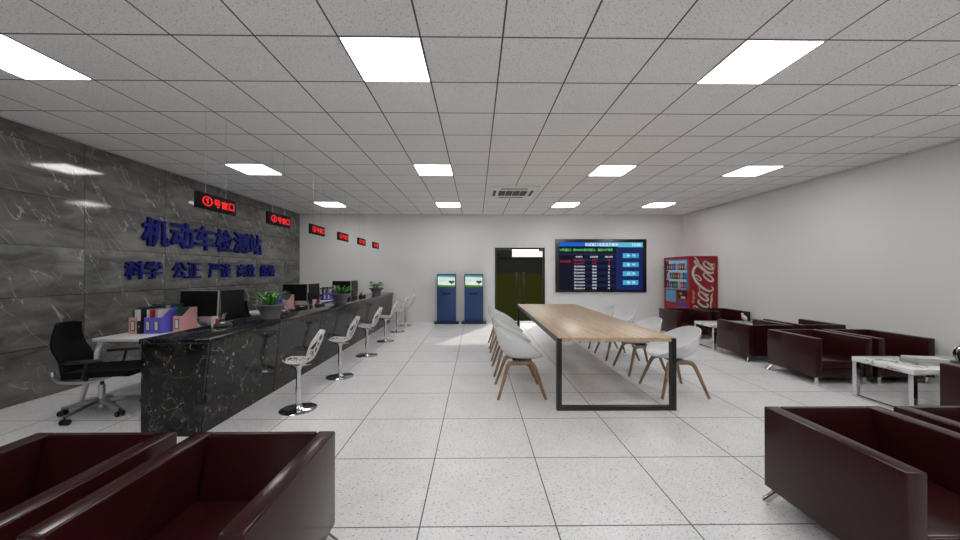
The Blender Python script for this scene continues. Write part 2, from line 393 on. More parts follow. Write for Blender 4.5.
# ================================================================== WHITE DESKS behind the counter
ord3 = ['nearest the camera', 'in the middle', 'nearest the back wall']
def desk():
    t = empty('office_desk', (0, 0, 0))
    MB().box(-4.42, -3.12, 0, 1.27, .71, .75, .005).build('desktop', m_wpow, t)
    for x, y, fx, fy in ((-4.37, .06, -4.60, .04), (-4.37, 1.2, -4.5, 1.2), (-3.2, .06, -3.2, .06), (-3.2, 1.2, -3.2, 1.2)):
        b = MB(); b.tube([(x, y, .71), (fx, fy, 0)], .028, 8); b.build('leg', m_wpow, t)
    MB().box(-4.32, -3.2, .75, .768, .38, .70).build('modesty_panel', m_grey, t, smooth=False)
    return t
d0 = desk()
for k in range(3):
    o = d0 if k == 0 else copy_tree(d0); o.location = (0, 4.02+2.5*k, 0)
    tag(o, f'white rectangular office desk behind the black counter, {ord3[k]}', 'desk', 'white desks behind the counter')

# ------------------------------------------------------------------ monitors
def apple(mb, x, y, z, r):
    """small fruit mark: disc with a bite and a leaf"""
    pts = []
    for k in range(28):
        a = 2*PI*k/28; q = r*(1-.13*math.cos(a*2+PI)*(1 if math.sin(a) > 0 else .8))
        px, pz = q*math.cos(a), q*1.05*math.sin(a)
        dx, dz = px-r*1.25, pz-r*.12; d = math.hypot(dx, dz)
        if d < r*.55: px = r*1.25+dx/d*r*.55; pz = r*.12+dz/d*r*.55
        pts.append((x+px, z+pz))
    mb.prism(pts, y-.001, y)
    mb.prism([(x+.1*r, z+1.15*r), (x+.15*r, z+1.5*r), (x+.55*r, z+1.75*r), (x+.5*r, z+1.35*r)], y-.001, y)
def monitor(black=False):
    t = empty('computer_monitor', (0, 0, 0))
    tl = Matrix.Rotation(R(-1 if black else -4), 4, 'X')
    T0 = Matrix.Translation((0, 0, .30)) @ tl @ Matrix.Translation((0, 0, -.30))
    W2 = .225 if black else .258
    MB().box(-W2-.007, W2+.007, -.012, .012, .07, .51, .010, 3, M=T0).build('housing', m_bplast if black else m_alu, t)
    MB().box(-W2, W2, -.0155, -.0125, .08 if black else .155, .503, .001, 1, M=T0).build('screen', m_screen, t)
    if not black: a = MB(); apple(a, 0, -.0125, .112, .016); bmesh.ops.transform(a.bm, matrix=T0, verts=a.bm.verts); a.build('logo', m_bplast, t, smooth=False)
    MB().prism([(.02, .32), (.02, .08), (.10, .008), (.14, .008), (.045, .32)], -.06, .06, 'X', M=None).build('stand', m_alu, t)
    MB().box(-.07, .07, -.05, .15, 0, .010, .004).build('foot', m_alu, t)
    return t
m0 = monitor(); m1 = monitor(True)
for k in range(3):
    for q, (x, y, rz, lab) in enumerate(((-3.80, 4.78, -.02, 'silver desktop computer with black screen facing the camera, desk '),
                                    (-3.52, 5.035, R(90), 'black flat monitor turned to the counter, desk '))):
        o = (m0, m1)[q] if k == 0 else copy_tree((m0, m1)[q])
        o.location = (x, y+2.5*k, .75); o.rotation_euler = (0, 0, rz)
        tag(o, lab+ord3[k], 'computer', 'desktop computers behind the counter')

# ------------------------------------------------------------------ file holders, binders and books
m_pink = mat('pink card', lin(205, 150, 150), .6); m_blue = mat('violet blue card', lin(98, 92, 205), .5); m_teal = mat('dark green cloth', lin(14, 72, 62), .7)
m_paper = mat('white paper', (.62, .62, .6), .7); m_redb = mat('red card', lin(170, 40, 40), .6); m_tan = mat('tan card', lin(180, 150, 120), .7); m_bind = mat('binder black', (.006, .007, .012), .4)
def file_holder(m):
    t = empty('magazine_file')
    w, d, h0, h1 = .10, .26, .20, .295
    # side boards with the slanted top, front, back, bottom
    poly = [(0, 0), (d, 0), (d, h1), (d*.55, h1), (.03, h0), (0, h0)]
    b = MB().prism(poly, -w/2, -w/2+.003, 'X').prism(poly, w/2-.003, w/2, 'X').box(-w/2+.003, w/2-.003, 0, .003, 0, h0).box(-w/2+.003, w/2-.003, d-.003, d, 0, h1).box(-w/2+.003, w/2-.003, .003, d-.003, 0, .003)
    b.build('case', m, t, smooth=False)
    f = MB().box(-.026, .026, -.003, 0, .035, .160).build('label_frame', m_bplast, t, smooth=False)
    MB().box(-.018, .018, -.004, -.003, .045, .150).build('label_card', m_paper, f, smooth=False)
    return t
def binder():
    t = empty('ring_binder')
    MB().box(-.028, .028, 0, .28, 0, .325, .003).build('cover', m_bind, t)
    MB().box(-.02, .02, -.002, 0, .16, .30).build('label_card', m_paper, t, smooth=False)
    MB().cyl((0, -.003, .09), (0, 0, .09), .013).build('finger_ring', m_steel, t)
    return t
def book(m, w=.02, h=.29, d=.21):
    t = empty('book')
    MB().box(-w/2, -w/2+.002, 0, d, 0, h).box(w/2-.002, w/2, 0, d, 0, h).box(-w/2, w/2, -.001, .002, 0, h).build('cover', m, t, smooth=False)
    MB().box(-w/2+.002, w/2-.002, .002, d-.004, .004, h-.004).build('pages', m_paper, t, smooth=False)
    return t
ORD = ['first', 'second', 'third', 'fourth', 'fifth', 'sixth', 'seventh', 'eighth', 'ninth', 'last']
protos = {'pink': file_holder(m_pink), 'blue': file_holder(m_blue), 'binder': binder(),
          'bteal': book(m_teal), 'bred': book(m_redb, .03), 'bwhite': book(m_paper, .022), 'btan': book(m_tan, .018), 'bbig': book(m_teal, .05, .34, .15), 'bpale': book(m_pink, .045, .32, .15)}
used = set()
def put(kind, x, y, z, label, cat, group):
    o = protos[kind] if kind not in used else copy_tree(protos[kind]); used.add(kind)
    o.location = (x, y, z); tag(o, label, cat, group)
desks = ['nearest desk', 'middle desk', 'farthest desk']
for k in range(3):
    X0, Y0, Z0 = -4.30, 4.32+2.5*k, .75; dn = desks[k]
    put('pink', X0+.05, Y0, Z0, f'leftmost pink magazine file on the {dn}', 'file holder', 'magazine files on the desks')
    put('binder', X0+.135, Y0-.01, Z0, f'black ring binder with white spine label on the {dn}', 'binder', 'black ring binders')
    put('blue', X0+.235, Y0, Z0, f'left of the two violet blue magazine files on the {dn}', 'file holder', 'magazine files on the desks')
    put('blue', X0+.338, Y0, Z0, f'right of the two violet blue magazine files on the {dn}', 'file holder', 'magazine files on the desks')
    put('pink', X0+.47, Y0+.14, Z0, f'pink magazine file beside the computer on the {dn}', 'file holder', 'magazine files on the desks')
    g = 'books standing in the magazine files'
    put('bwhite', X0+.068, Y0+.02, Z0+.004, f'white book in the leftmost pink magazine file, {dn}', 'book', g)
    put('bteal', X0+.035, Y0+.02, Z0+.004, f'dark green book in the leftmost pink magazine file, {dn}', 'book', g)
    put('bwhite', X0+.213, Y0+.02, Z0+.004, f'white book in the left blue magazine file, {dn}', 'book', g)
    put('bred', X0+.255, Y0+.02, Z0+.004, f'red book in the left blue magazine file, {dn}', 'book', g)
    put('btan', X0+.318, Y0+.02, Z0+.004, f'tan book in the right blue magazine file, {dn}', 'book', g)
    put('bwhite', X0+.348, Y0+.02, Z0+.004, f'white book in the right blue magazine file, {dn}', 'book', g)
    g = 'tall books behind the magazine files'
    for q in range(5):
        kd = 'bpale' if q == 3 else 'bbig'
        put(kd, X0+.05+q*.058, Y0+.285, Z0, f'{"pale pink" if kd == "bpale" else "dark green"} tall book behind the magazine files, {ORD[q]} from the left, {dn}', 'book', g)
    put('bteal', X0+.455, Y0+.16, Z0+.004, f'dark green book in the pink magazine file beside the computer, {dn}', 'book', 'books standing in the magazine files')

# ------------------------------------------------------------------ desk organisers on the counter
def organiser():
    t = empty('desk_organizer')
    MB().lathe([(0, 0), (.085, 0), (.09, .012), (.08, .035), (.05, .055), (0, .062)], 24).build('base_tray', m_bplast, t)
    MB().box(-.05, -.005, -.02, .045, .03, .085, .006).build('card_tray', m_bplast, t)
    c = MB().lathe([(0, .0), (.032, 0), (.034, .115), (.030, .115), (.028, .01), (0, .01)], 16, (-.085, -.01, 0)).build('pen_cup', m_paper, t)
    MB().box(-.052, -.022, -.045, -.02, .03, .095, .008).build('red_marker', mat('marker red', (.55, .01, .03), .4), t)
    for i, (dx, dy) in enumerate(((.01, .0), (-.008, .012), (.0, -.01))):
        MB().cyl((-.03+dx*.5, .02+dy, .03), (-.01+dx*2.4, .03+dy*2, .15-.01*i), .005).build('pen', m_steel, t)
    MB().ell((.03, -.05, .047), (.028, .016, .010)).build('white_pad', m_paper, t)
    return t
og = organiser()
for k, y in enumerate((3.93, 5.14, 6.30, 7.43, 8.6, 9.75)):
    o = og if k == 0 else copy_tree(og); o.location = (-2.86+.008*k, y, CH)
    tag(o, f'desk organizer with white cup and red marker on the counter, {["nearest","second","third","fourth","fifth","farthest"][k]} from the camera', 'desk organizer', 'desk organizers on the counter')

# ------------------------------------------------------------------ potted plants
def plant(loc, style, label):
    t = empty('potted_plant', loc, 0, label, 'plant')
    MB().lathe([(0, 0), (.105, 0), (.11, .03), (.118, .08), (.145, .13), (.185, .165), (.198, .175), (.198, .19), (.178, .19), (.15, .165), (0, .16)], 32).build('pot', m_pot, t)
    MB().lathe([(.0, .161), (.148, .164), (.148, .17), (0, .175)], 20).build('soil', m_soil, t)
    rnd = random.Random(int(loc[1]*10)); fol = [MB() for _ in m_leafs]
    n = 60 if style == 'blade' else 34
    for k in range(n):
        a = rnd.uniform(0, 2*PI); L = rnd.uniform(.12, .23); up = rnd.uniform(.05, .17) if style == 'blade' else rnd.uniform(.06, .16)
        r0 = rnd.uniform(0, .07); wd = rnd.uniform(.010, .018) if style == 'blade' else rnd.uniform(.03, .045)
        if style != 'blade': L *= .78
        ca, sa = math.cos(a), math.sin(a)
        def fn(u, v, ca=ca, sa=sa, L=L, up=up, r0=r0, wd=wd):
            r = r0+L*u; z = .17+up*math.sin(u*PI*.72)*1.1; ww = wd*math.sin(min(1, u*1.02+.03)*PI)**(.6) if style == 'blade' else wd*max(0, math.sin((u-.25)/.75*PI))**.5 if u > .27 else .003
            q = (v-.5)*2*ww
            return (r*ca-q*sa, r*sa+q*ca, z+abs(v-.5)*ww*.6)
        fol[rnd.choice([0, 0, 1, 1, 2, 2, 3] if style != 'blade' else [0, 1, 1, 2, 2])].grid(fn, 9, 2, thick=.0012)
    for f, m, nm in zip(fol, m_leafs, ('dark_leaves', 'green_leaves', 'bright_leaves', 'pale_leaves')):
        if len(f.bm.verts): f.build(nm, m, t)
        else: f.bm.free()
plant((-2.725, 4.60, CH), 'blade', 'leafy green plant in a flared grey pot on the counter, the nearest one')
plant((-2.66, 6.80, CH), 'blade', 'leafy green plant in a flared grey pot in front of the far computer, middle one')
plant((-2.65, 9.20, CH), 'round', 'broad leaved plant in a flared grey pot near the far end of the counter')

# ================================================================== OFFICE CHAIRS behind the counter
def office_chair():
    t = empty('office_chair')
    # faces +X
    def bk(u, v):
        z = .44+.55*u; w = .20+.035*math.sin(min(1, u*1.15)*PI)-.03*u; q = (v-.5)*2
        x = -.26-.05*math.sin(u*PI*.9)+.10*(1-u)**2*0-.055*u+.05*q*q; x += .045*math.exp(-((u-.3)/.2)**2)
        zz = z-.02*q**4*(1 if u > .9 else 0)
        return (x, q*w, zz)
    MB().grid(bk, 16, 12, thick=.022).build('backrest', m_mesh, t)
    def seat(u, v):
        q = (v-.5)*2; x = -.20+.54*u; w = .24*(1-.12*abs(2*u-1)**4)
        return (x, q*w, .475+.018*q*q-.035*max(0, u-.75)**2*16*.5)
    MB().grid(seat, 12, 10, thick=.06).build('seat', m_mesh, t)
    fb = MB()
    for s in (-1, 1):
        fb.tube(catmull([(-.30, s*.15, .50), (-.275, s*.18, .44), (-.19, s*.22, .405), (-.02, s*.22, .39), (.12, s*.18, .40)], 5), .017, 8)
    fb.tube([(-.20, -.22, .405), (-.12, 0, .385), (-.20, .22, .405)], .016, 8)
    fb.box(-.12, .10, -.10, .10, .385, .425, .01)
    fb.build('seat_frame', m_steel, t)
    for s in (-1, 1):
        a = MB().tube(catmull([(.02, s*.24, .42), (.02, s*.29, .46), (.05, s*.295, .60)], 5), .018, 8, .7)
        arm = a.build('armrest', m_bplast, t)
        MB().box(-.12, .17, s*.295-.035, s*.295+.035, .60, .628, .012).build('arm_pad', m_bplast, arm)
    MB().cyl((0, 0, .09), (0, 0, .30), .028).cyl((0, 0, .06), (0, 0, .12), .05, .04).build('column_sleeve', m_steel, t)
    MB().cyl((0, 0, .28), (0, 0, .40), .017).build('gas_column', m_bplast, t)
    for k in range(5):
        a = R(35+72*k); c, s = math.cos(a), math.sin(a)
        l = MB().tube([(0.03*c, .03*s, .125), (.18*c, .18*s, .105), (.33*c, .33*s, .075)], [.032, .027, .018], 8).build('base_leg', m_steel, t)
        MB().cyl((.33*c, .33*s, .05), (.33*c, .33*s, .085), .008).cyl((.325*c+.012*s, .325*s-.012*c, .03), (.325*c+.032*s, .325*s-.032*c, .03), .03).cyl((.325*c-.012*s, .325*s+.012*c, .03), (.325*c-.032*s, .325*s+.032*c, .03), .03).build('caster', m_bplast, l)
    return t
oc = office_chair()
for k in range(3):
    o = oc if k == 0 else copy_tree(oc)
    o.location = ((-4.045, 3.78, 0), (-4.0, 6.25, 0), (-4.0, 8.7, 0))[k]; o.rotation_euler = (0, 0, R((17, -8, -8)[k]))
    tag(o, f'black mesh office chair with silver wheeled base behind the counter, {ord3[k]}', 'office chair', 'office chairs behind the counter')

# ================================================================== WALL CHARACTERS
def wall_char(ch, y0, y1, z0, z1, label, group, bold):
    mb = MB(); fit_text(mb, ch, -(y1-y0)/2, (y1-y0)/2, 0, z1-z0, .045, RIGHTF(.002, 0, 0), bold)
    q = mb.build('wall_character', m_bluech, None, (XL, (y0+y1)/2, z0), smooth=False); tag(q, label, 'sign letter', group)
ORD = ['first', 'second', 'third', 'fourth', 'fifth', 'sixth', 'seventh', 'eighth', 'ninth', 'last']
row1 = '机动车检测站'; pitch = (8.47-5.42)/6
for k, ch in enumerate(row1):
    wall_char(ch, 5.435+k*pitch+.015, 5.435+(k+1)*pitch-.025, 1.925, 2.39, f'large blue raised character {ch} on the grey marble wall, {ORD[k]} of the upper row', 'blue characters of the upper wall line', .024)
for k, pr_ in enumerate(('科学', '公正', '严谨', '高效', '热情')):
    for q, ch in enumerate(pr_):
        y0 = 5.185+k*.803+q*.312
        wall_char(ch, y0+.008, y0+.298, 1.40, 1.685, f'small blue raised character {ch} on the grey marble wall, {ORD[k*2+q]} of the lower row', 'blue characters of the lower wall line', .015)

# ================================================================== HANGING WINDOW SIGNS
sx = -2.765
for k in range(6):
    y0 = 3.44+k*1.17
    t = empty('hanging_sign', (sx, y0, 2.16), 0, f'black hanging sign with lit red window number above the counter, {(["nearest"]+ORD[1:5]+["farthest"])[k]} from the camera', 'hanging sign', 'hanging window number signs')
    MB().box(-.03, .0, 0, .56, 0, .165, .004).build('housing', m_ledbody, t)
    mb = MB(); fit_text(mb, '①②③④⑤⑥'[k], .07, .205, .035, .135, .002, RIGHTF(.0005, 0, 0), .02)
    for q, ch in enumerate('号窗口'):
        fit_text(mb, ch, .225+q*.108, .315+q*.108, .04, .125, .002, RIGHTF(.0005, 0, 0), .02)
    mb.build('lettering', m_ledred, t, smooth=False)
    for y in (.13, .42):
        MB().cyl((-.015, y, .165), (-.015, y, H-2.16), .002, seg=6).build('suspension_wire', m_steel, t)

# ================================================================== BAR STOOLS
rs = random.Random(3); CELLS = [(rs.random(), rs.random()) for _ in range(85)]
prof = catmull([(.145, 0, .520), (.12, 0, .527), (.06, 0, .515), (-.02, 0, .51), (-.10, 0, .522), (-.155, 0, .565), (-.20, 0, .66), (-.245, 0, .76), (-.285, 0, .865)], 6)
wid = [.03, .095, .145, .165, .15, .125, .15, .135, .008]
def shell(u, v):
    f = u*(len(prof)-1); i = min(int(f), len(prof)-2); p = prof[i].lerp(prof[i+1], f-i)
    g = u*(len(wid)-1); j = min(int(g), len(wid)-2); w = wid[j]+(wid[j+1]-wid[j])*(g-j); q = (v-.5)*2
    lift = .035*q*q*(1 if u < .5 else .3); fwd = .05*q*q*(1 if u > .45 else 0)*math.sin(min(1, (u-.45)/.5)*PI*.5) if u > .45 else 0
    return (p.x+fwd, q*w, p.z+lift)
def keep(u, v):
    if u < .04 or u > .965 or v < .06 or v > .94 or (.30 < u < .42 and .3 < v < .7): return True
    ds = sorted(math.hypot((u-a)*1.9, (v-b)*1.0) for a, b in CELLS)
    return ds[1]-ds[0] < .027
def stool():
    t = empty('bar_stool')
    MB().grid(shell, 90, 48, keep=keep, thick=.007).build('perforated_shell', mat('white stool shell', (.62, .62, .62), .25), t)
    MB().cyl((0, 0, .485), (0, 0, .497), .075).cyl((0, 0, .44), (0, 0, .49), .03, .04).build('seat_plate', m_chrome, t)
    MB().cyl((0, 0, .20), (0, 0, .47), .024).cyl((0, 0, .02), (0, 0, .24), .028).build('pole', m_chrome, t)
    MB().lathe([(0, 0), (.190, 0), (.191, .005), (.18, .009), (.09, .015), (.045, .022), (.034, .05), (0, .05)], 40).build('base_disc', m_chrome, t)
    MB().tube([(-.02, -.03, .465), (-.06, -.12, .46), (-.07, -.15, .452)], .006, 6).build('height_lever', m_chrome, t)
    return t
s0 = stool()
for k, y in enumerate((3.84, 5.02, 6.27, 7.56, 8.74, 9.78)):
    o = s0 if k == 0 else copy_tree(s0); o.location = (-1.965-.006*k, y, 0); o.rotation_euler = (0, 0, PI+R((2, 0, -3, 0, 2, -2)[k]))
    tag(o, f'white perforated bar stool on a chrome disc base, {["nearest","second","third","fourth","fifth","farthest"][k]} along the counter', 'bar stool', 'bar stools along the counter')

# ================================================================== MEETING TABLE
tb = empty('meeting_table', (.895, 3.76, 0), R(-.35), 'long light oak meeting table with black square metal legs', 'table')
TW, TL = 1.285, 3.88
MB().box(.006, TW-.006, 0, TL, .752, .798, .003).build('tabletop', m_wood, tb)
for y in (-.004, TL-.056):
    lf = MB().box(-.012, .042, y, y+.06, 0, .79, .002).box(TW-.042, TW+.012, y, y+.06, 0, .79, .002)
    (lf.box(.042, TW-.042, y, y+.06, 0, .045, .002) if y < 1 else lf.box(.042, TW-.042, y, y+.06, .71, .75, .002)).build('leg_frame', m_black, tb, smooth=False)
for x in (-.004, TW-.008):
    MB().box(x, x+.012, .056, TL-.056, .735, .794).build('side_rail', m_black, tb, smooth=False)

# ================================================================== WHITE SHELL CHAIRS
def shell_chair():
    t = empty('shell_chair')          # faces +X
    A, B = .292, .30
    def fn(u, v):
        ph = 2*PI*u; th = v*PI/2; c, s = math.cos(ph), math.sin(ph)
        # opening flattens at the front
        zr = .465+.355*((1-c)/2)**.9
        rr = math.sin(th)**.85; hh = (1-math.cos(th))**1.15
        x = A*math.copysign(abs(c)**.88, c)*rr; y = B*math.copysign(abs(s)**.85, s)*rr*(1-.04*max(0, c)); z = .435+(zr-.435)*hh
        x -= .01*max(0, -c)*hh
        return (x, y, z)
    MB().grid(fn, 48, 18, closed_u=True, thick=.013).build('shell', m_white, t, angle=60)
    for s in (-1, 1):
        pts = catmull([(-.285, s*.285, 0), (-.24, s*.255, .13), (-.185, s*.215, .30), (-.155, s*.19, .375), (-.115, s*.17, .402), (0, s*.165, .405), (.115, s*.17, .402), (.155, s*.19, .375), (.185, s*.215, .30), (.24, s*.255, .13), (.285, s*.285, 0)], 4)
        m = len(pts); rad = [.0165+.0135*min(1, (min(i, m-1-i)/(m*.36))) for i in range(m)]
        MB().tube(pts, rad, 8, .95, up=(0, 1, 0)).build('leg_arch', m_leg, t)
    MB().box(-.09, .09, -.17, .17, .405, .425, .004).box(-.03, .03, -.12, .12, .42, .437).build('seat_mount', m_black, t)
    return t
w0 = shell_chair(); nth = ['nearest', 'second', 'third', 'farthest']
for s in (0, 1):
    for k, y in enumerate((4.37, 5.26, 6.14, 7.05)):
        o = w0 if (k == 0 and s == 0) else copy_tree(w0)
        o.location = (.545 if s == 0 else 2.50, y, 0); o.rotation_euler = (0, 0, R(0 if s == 0 else 180))
        tag(o, f'white shell chair with wooden legs, {"left" if s == 0 else "right"} side of the meeting table, {nth[k]}', 'chair', 'white chairs around the meeting table')

# ================================================================== MAROON ARMCHAIRS
def armchair(w=.775):
    t = empty('armchair')     # origin: floor under the back left corner; opens to -Y, back at y=0, x 0..w
    D, zb, zt, a = .77, .095, .62, .095
    for x in (0, w-a): MB().box(x, x+a, -D, 0, zb, zt, .009, 3).build('armrest', m_leather, t)
    MB().prism([(0, zb), (0, zt), (-.048, zt), (-.15, zb)], a, w-a, 'X', bev=.009).build('backrest', m_leather, t)
    MB().box(a+.001, w-a-.001, -D+.012, -.13, zb, .215, .008, 2).build('base', m_leather, t)
    MB().box(a+.002, w-a-.002, -D+.004, -.131, .217, .325, .022, 4).build('seat_cushion', m_leather, t)
    for sx_ in (0, 1):
        for sy_ in (0, 1):
            x = .06 if sx_ == 0 else w-.06; y = -.06 if sy_ == 0 else -D+.05
            dx = (-.055 if sx_ == 0 else .055) if sy_ == 0 else 0; dy = .045 if sy_ == 0 else 0
            MB().cyl((x+dx*1.3, y+dy, 0), (x, y, zb+.005), .018, .022).build('leg', m_chrome, t)
    return t
a0 = armchair(); first = True
G = 'maroon leather armchairs'
def put_chair(x, y, flip, label):
    """x left side; y back; flip opens towards +Y"""
    global first
    o = a0 if first else copy_tree(a0); first = False
    o.location = (x+(.775 if flip else 0), y, 0); o.rotation_euler = (0, 0, PI if flip else 0); tag(o, label, 'armchair', G)
put_chair(-2.455, 1.965, False, 'maroon leather armchair in the left foreground, at the left edge')
put_chair(-1.57, 1.965, False, 'maroon leather armchair in the left foreground, right one of the two')
put_chair(1.925, 2.29, False, 'maroon leather armchair in the right foreground, left one of the two')
put_chair(2.80, 2.29, False, 'maroon leather armchair in the right foreground, cut off by the right edge')
put_chair(4.57, 2.585, True, 'maroon armchair on the near side of the nearer marble coffee table, at the right edge')
put_chair(5.43, 2.585, True, 'maroon armchair against the right wall, on the near side of the nearer coffee table')
put_chair(4.548, 5.34, False, 'maroon armchair behind the nearer coffee table facing the camera, left one')
put_chair(5.40, 5.34, False, 'maroon armchair behind the nearer coffee table facing the camera, right one')
put_chair(4.57, 5.73, True, 'maroon armchair with its back to the camera before the far coffee table, left one')
put_chair(5.47, 5.75, True, 'maroon armchair with its back to the camera before the far coffee table, wall side')
put_chair(4.51, 8.46, False, 'maroon leather armchair in front of the vending machine, left one')
put_chair(5.40, 8.46, False, 'maroon leather armchair in front of the vending machine, right one by the wall')

# ================================================================== COFFEE TABLES
def coffee_table():
    t = empty('coffee_table')
    L_, D_ = 1.30, .60
    MB().box(0, L_, 0, D_, .43, .485, .004).build('tabletop', m_ctop, t)
    for x in (.0, L_-.05):
        MB().box(x+.002, x+.048, .004, .05, 0, .43, .002).box(x+.002, x+.048, D_-.05, D_-.004, 0, .43, .002).box(x+.002, x+.048, .05, D_-.05, 0, .025, .002).build('leg_frame', m_chrome, t, smooth=False)
    return t
c0 = coffee_table(); c0.location = (4.60, 3.575, 0); tag(c0, 'white marble coffee table with chrome legs, nearer one holding the books', 'coffee table', 'marble coffee tables')
c1 = copy_tree(c0); c1.location = (4.60, 6.62, 0); tag(c1, 'white marble coffee table with chrome legs, far one holding the bird figurine', 'coffee table', 'marble coffee tables')

# books and ornaments on the coffee tables
m_gbook = mat('grey green cover', lin(150, 158, 150), .5)
def magazine(x, y, z, rz, w, d, h, mc, label):
    t = empty('large_book', (x, y, z), rz, label, 'book', 'books on the nearer coffee table')
    MB().box(-w/2, w/2, -d/2, d/2, 0, .003).box(-w/2, w/2, -d/2, d/2, h-.003, h).box(-w/2, -w/2+.003, -d/2, d/2, .003, h-.003).build('cover', mc, t, smooth=False)
    MB().box(-w/2+.003, w/2-.006, -d/2+.005, d/2-.005, .003, h-.003).build('pages', m_paper, t, smooth=False)
magazine(5.06, 3.83, .486, R(-6), .34, .19, .033, m_gbook, 'large grey book at the bottom of the stack on the coffee table')
magazine(5.07, 3.84, .520, R(-12), .31, .17, .03, mat('pale grey cover', lin(190, 195, 190), .4), 'pale grey book on top of the stack on the coffee table')
orn = empty('round_ornament', (5.51, 3.83, .485), 0, 'round black and silver ornament on a small base at the right edge', 'ornament')
MB().lathe([(0, 0), (.10, 0), (.10, .008), (.04, .014), (0, .014)], 24).build('base', m_bplast, orn)
MB().ell((0, 0, .10), (.085, .06, .09)).build('body', mat('dark glass', (.01, .01, .012), .12), orn)
b = MB()
for a in range(0, 360, 60): b.tube([(.092*math.cos(q)*math.cos(R(a)), .067*math.cos(q)*math.sin(R(a)), .10+.097*math.sin(q)) for q in [x*PI/10-PI/2 for x in range(11)]], .006, 6)
b.cyl((0, 0, .19), (0, 0, .215), .02, .035).build('silver_bands', m_chrome, orn)
bd = empty('bird_figurine', (5.35, 6.85, .485), R(150), 'white bird figurine with a black tail on the far coffee table', 'figurine')
MB().tube(catmull([(-.06, 0, .06), (-.03, 0, .10), (.0, 0, .145), (.015, 0, .185), (.03, 0, .20)], 4), [.012, .018, .028, .036, .04, .042, .040, .036, .03, .026, .022, .022, .023, .023, .02, .012, .004], 10).build('body', m_paper, bd)
MB().cyl((.03, 0, .20), (.055, 0, .19), .008, .001).build('beak', m_bplast, bd)
MB().tube([(-.03, 0, .09), (-.10, 0, .04), (-.17, 0, .015)], [.014, .012, .008], 8, .5).build('tail', m_bplast, bd)
MB().cyl((0, .0, 0), (0, 0, .11), .004).lathe([(0, 0), (.05, 0), (.05, .006), (0, .008)], 16).build('stand', m_bplast, bd)

# ================================================================== KIOSKS
m_ks = mat('kiosk screen', (0, 0, 0), .3)
n = N(m_ks); tc = n.n('ShaderNodeTexCoord'); sx_ = n.n('ShaderNodeSeparateXYZ'); n.link(tc.outputs['Object'], sx_.inputs[0])
zz = n.math('ADD', n.math('DIVIDE', n.math('SUBTRACT', sx_.outputs[2], 1.06), .36), n.math('MULTIPLY', n.math('SUBTRACT', sx_.outputs[0], 0), .10))
colr = n.ramp(zz, [(0, lin(20, 95, 30)), (.16, lin(70, 130, 70)), (.24, lin(225, 232, 205)), (.5, lin(205, 222, 218)), (.78, lin(195, 215, 215)), (.88, lin(90, 150, 150)), (1.0, lin(15, 95, 115))])
n.col(colr); n.link(colr, n.b.inputs['Emission Color']); n.b.inputs['Emission Strength'].default_value = .55
m_kt = mat('kiosk tree green', lin(20, 80, 35), .5, emit=lin(20, 80, 35), es=.4); m_ktx = mat('kiosk text grey', lin(120, 150, 165), .5, emit=lin(110, 140, 160), es=.4)
def kiosk():
    t = empty('information_kiosk')
    MB().box(-.275, .275, .06, .26, .055, 1.45, .012).build('cabinet', m_kiosk, t)
    MB().box(-.36, .36, 0, .30, 0, .055, .010).build('base_plate', m_kioskd, t)
    MB().box(-.268, .268, .052, .060, 1.05, 1.44, .002).build('screen_bezel', m_kioskd, t)
    sc = MB().box(-.25, .25, .048, .053, 1.06, 1.42).build('screen', m_ks, t, smooth=False)
    tr = []
    for k in range(40):
        a = 2*PI*k/40; x = 16*math.sin(a)**3/16; z = (13*math.cos(a)-5*math.cos(2*a)-2*math.cos(3*a)-math.cos(4*a))/16
        tr.append((.15+x*.085, 1.215+z*.060))
    MB().prism(tr, .0455, .0478).box(.143, .157, .0455, .0478, 1.12, 1.17).build('tree_picture', m_kt, sc, smooth=False)
    mb = MB(); M = FRONT(0, .0478, 0)
    fit_text(mb, '欢迎使用', -.22, .0, 1.255, 1.285, .001, M); fit_text(mb, '自助服务', -.22, -.08, 1.215, 1.24, .001, M)
    mb.build('screen_text', m_ktx, sc, smooth=False)
    MB().box(-.13, .13, .048, .0605, .85, .905, .003).build('printer_slot', m_slot, t)
    return t
k0 = kiosk(); k0.location = (-.864, 9.99, 0); tag(k0, 'blue self-service kiosk with lit landscape screen, left of the pair', 'kiosk', 'blue self-service kiosks')
k1 = copy_tree(k0); k1.location = (-.065, 9.99, 0); tag(k1, 'blue self-service kiosk with lit landscape screen, right of the pair beside the glass door', 'kiosk', 'blue self-service kiosks')

# ================================================================== WALL DISPLAY
tv = empty('wall_display', (2.375, YB, .905), 0, 'large black framed wall screen showing a blue queue table with green and red text', 'display screen')
TWD, THD = 2.73, 1.585
fr_ = MB().box(0, TWD, -.06, 0, 0, THD, .004).build('frame', m_frame, tv)
def em(name, r, g, b, s=1.0): c = lin(r, g, b); return mat(name, (0, 0, 0), .4, emit=c, es=s, spec=.2)
def sx2(c): return (c-78)/(733-78)*TWD          # positions read off the display itself
def sz2(c): return THD-(c-100)/(483-100)*THD
def quad(mb, x0, y0, x1, y1, lev): mb.box(sx2(x0), sx2(x1), -.0605-.0012*lev, -.0605, sz2(y1), sz2(y0))
pn = MB(); quad(pn, 102, 122, 708, 468, 1); pan = pn.build('screen', em('display navy', 5, 8, 28), tv, smooth=False)
def part(name, m, rects, lev=2):
    b = MB()
    for r in rects: quad(b, *r, lev)
    return b.build(name, m, pan, smooth=False)
part('title_bar', em('display blue', 14, 92, 200), [(104, 124, 290, 152)])
part('title_bar', em('display mid blue', 50, 130, 215), [(290, 124, 400, 153)])
part('title_bar', em('display light blue', 70, 160, 215), [(400, 124, 530, 155)])
part('title_bar', em('display cyan', 88, 185, 215), [(530, 124, 706, 158)])
part('notice_strip', em('display green black', 4, 22, 10), [(104, 163, 508, 195)])
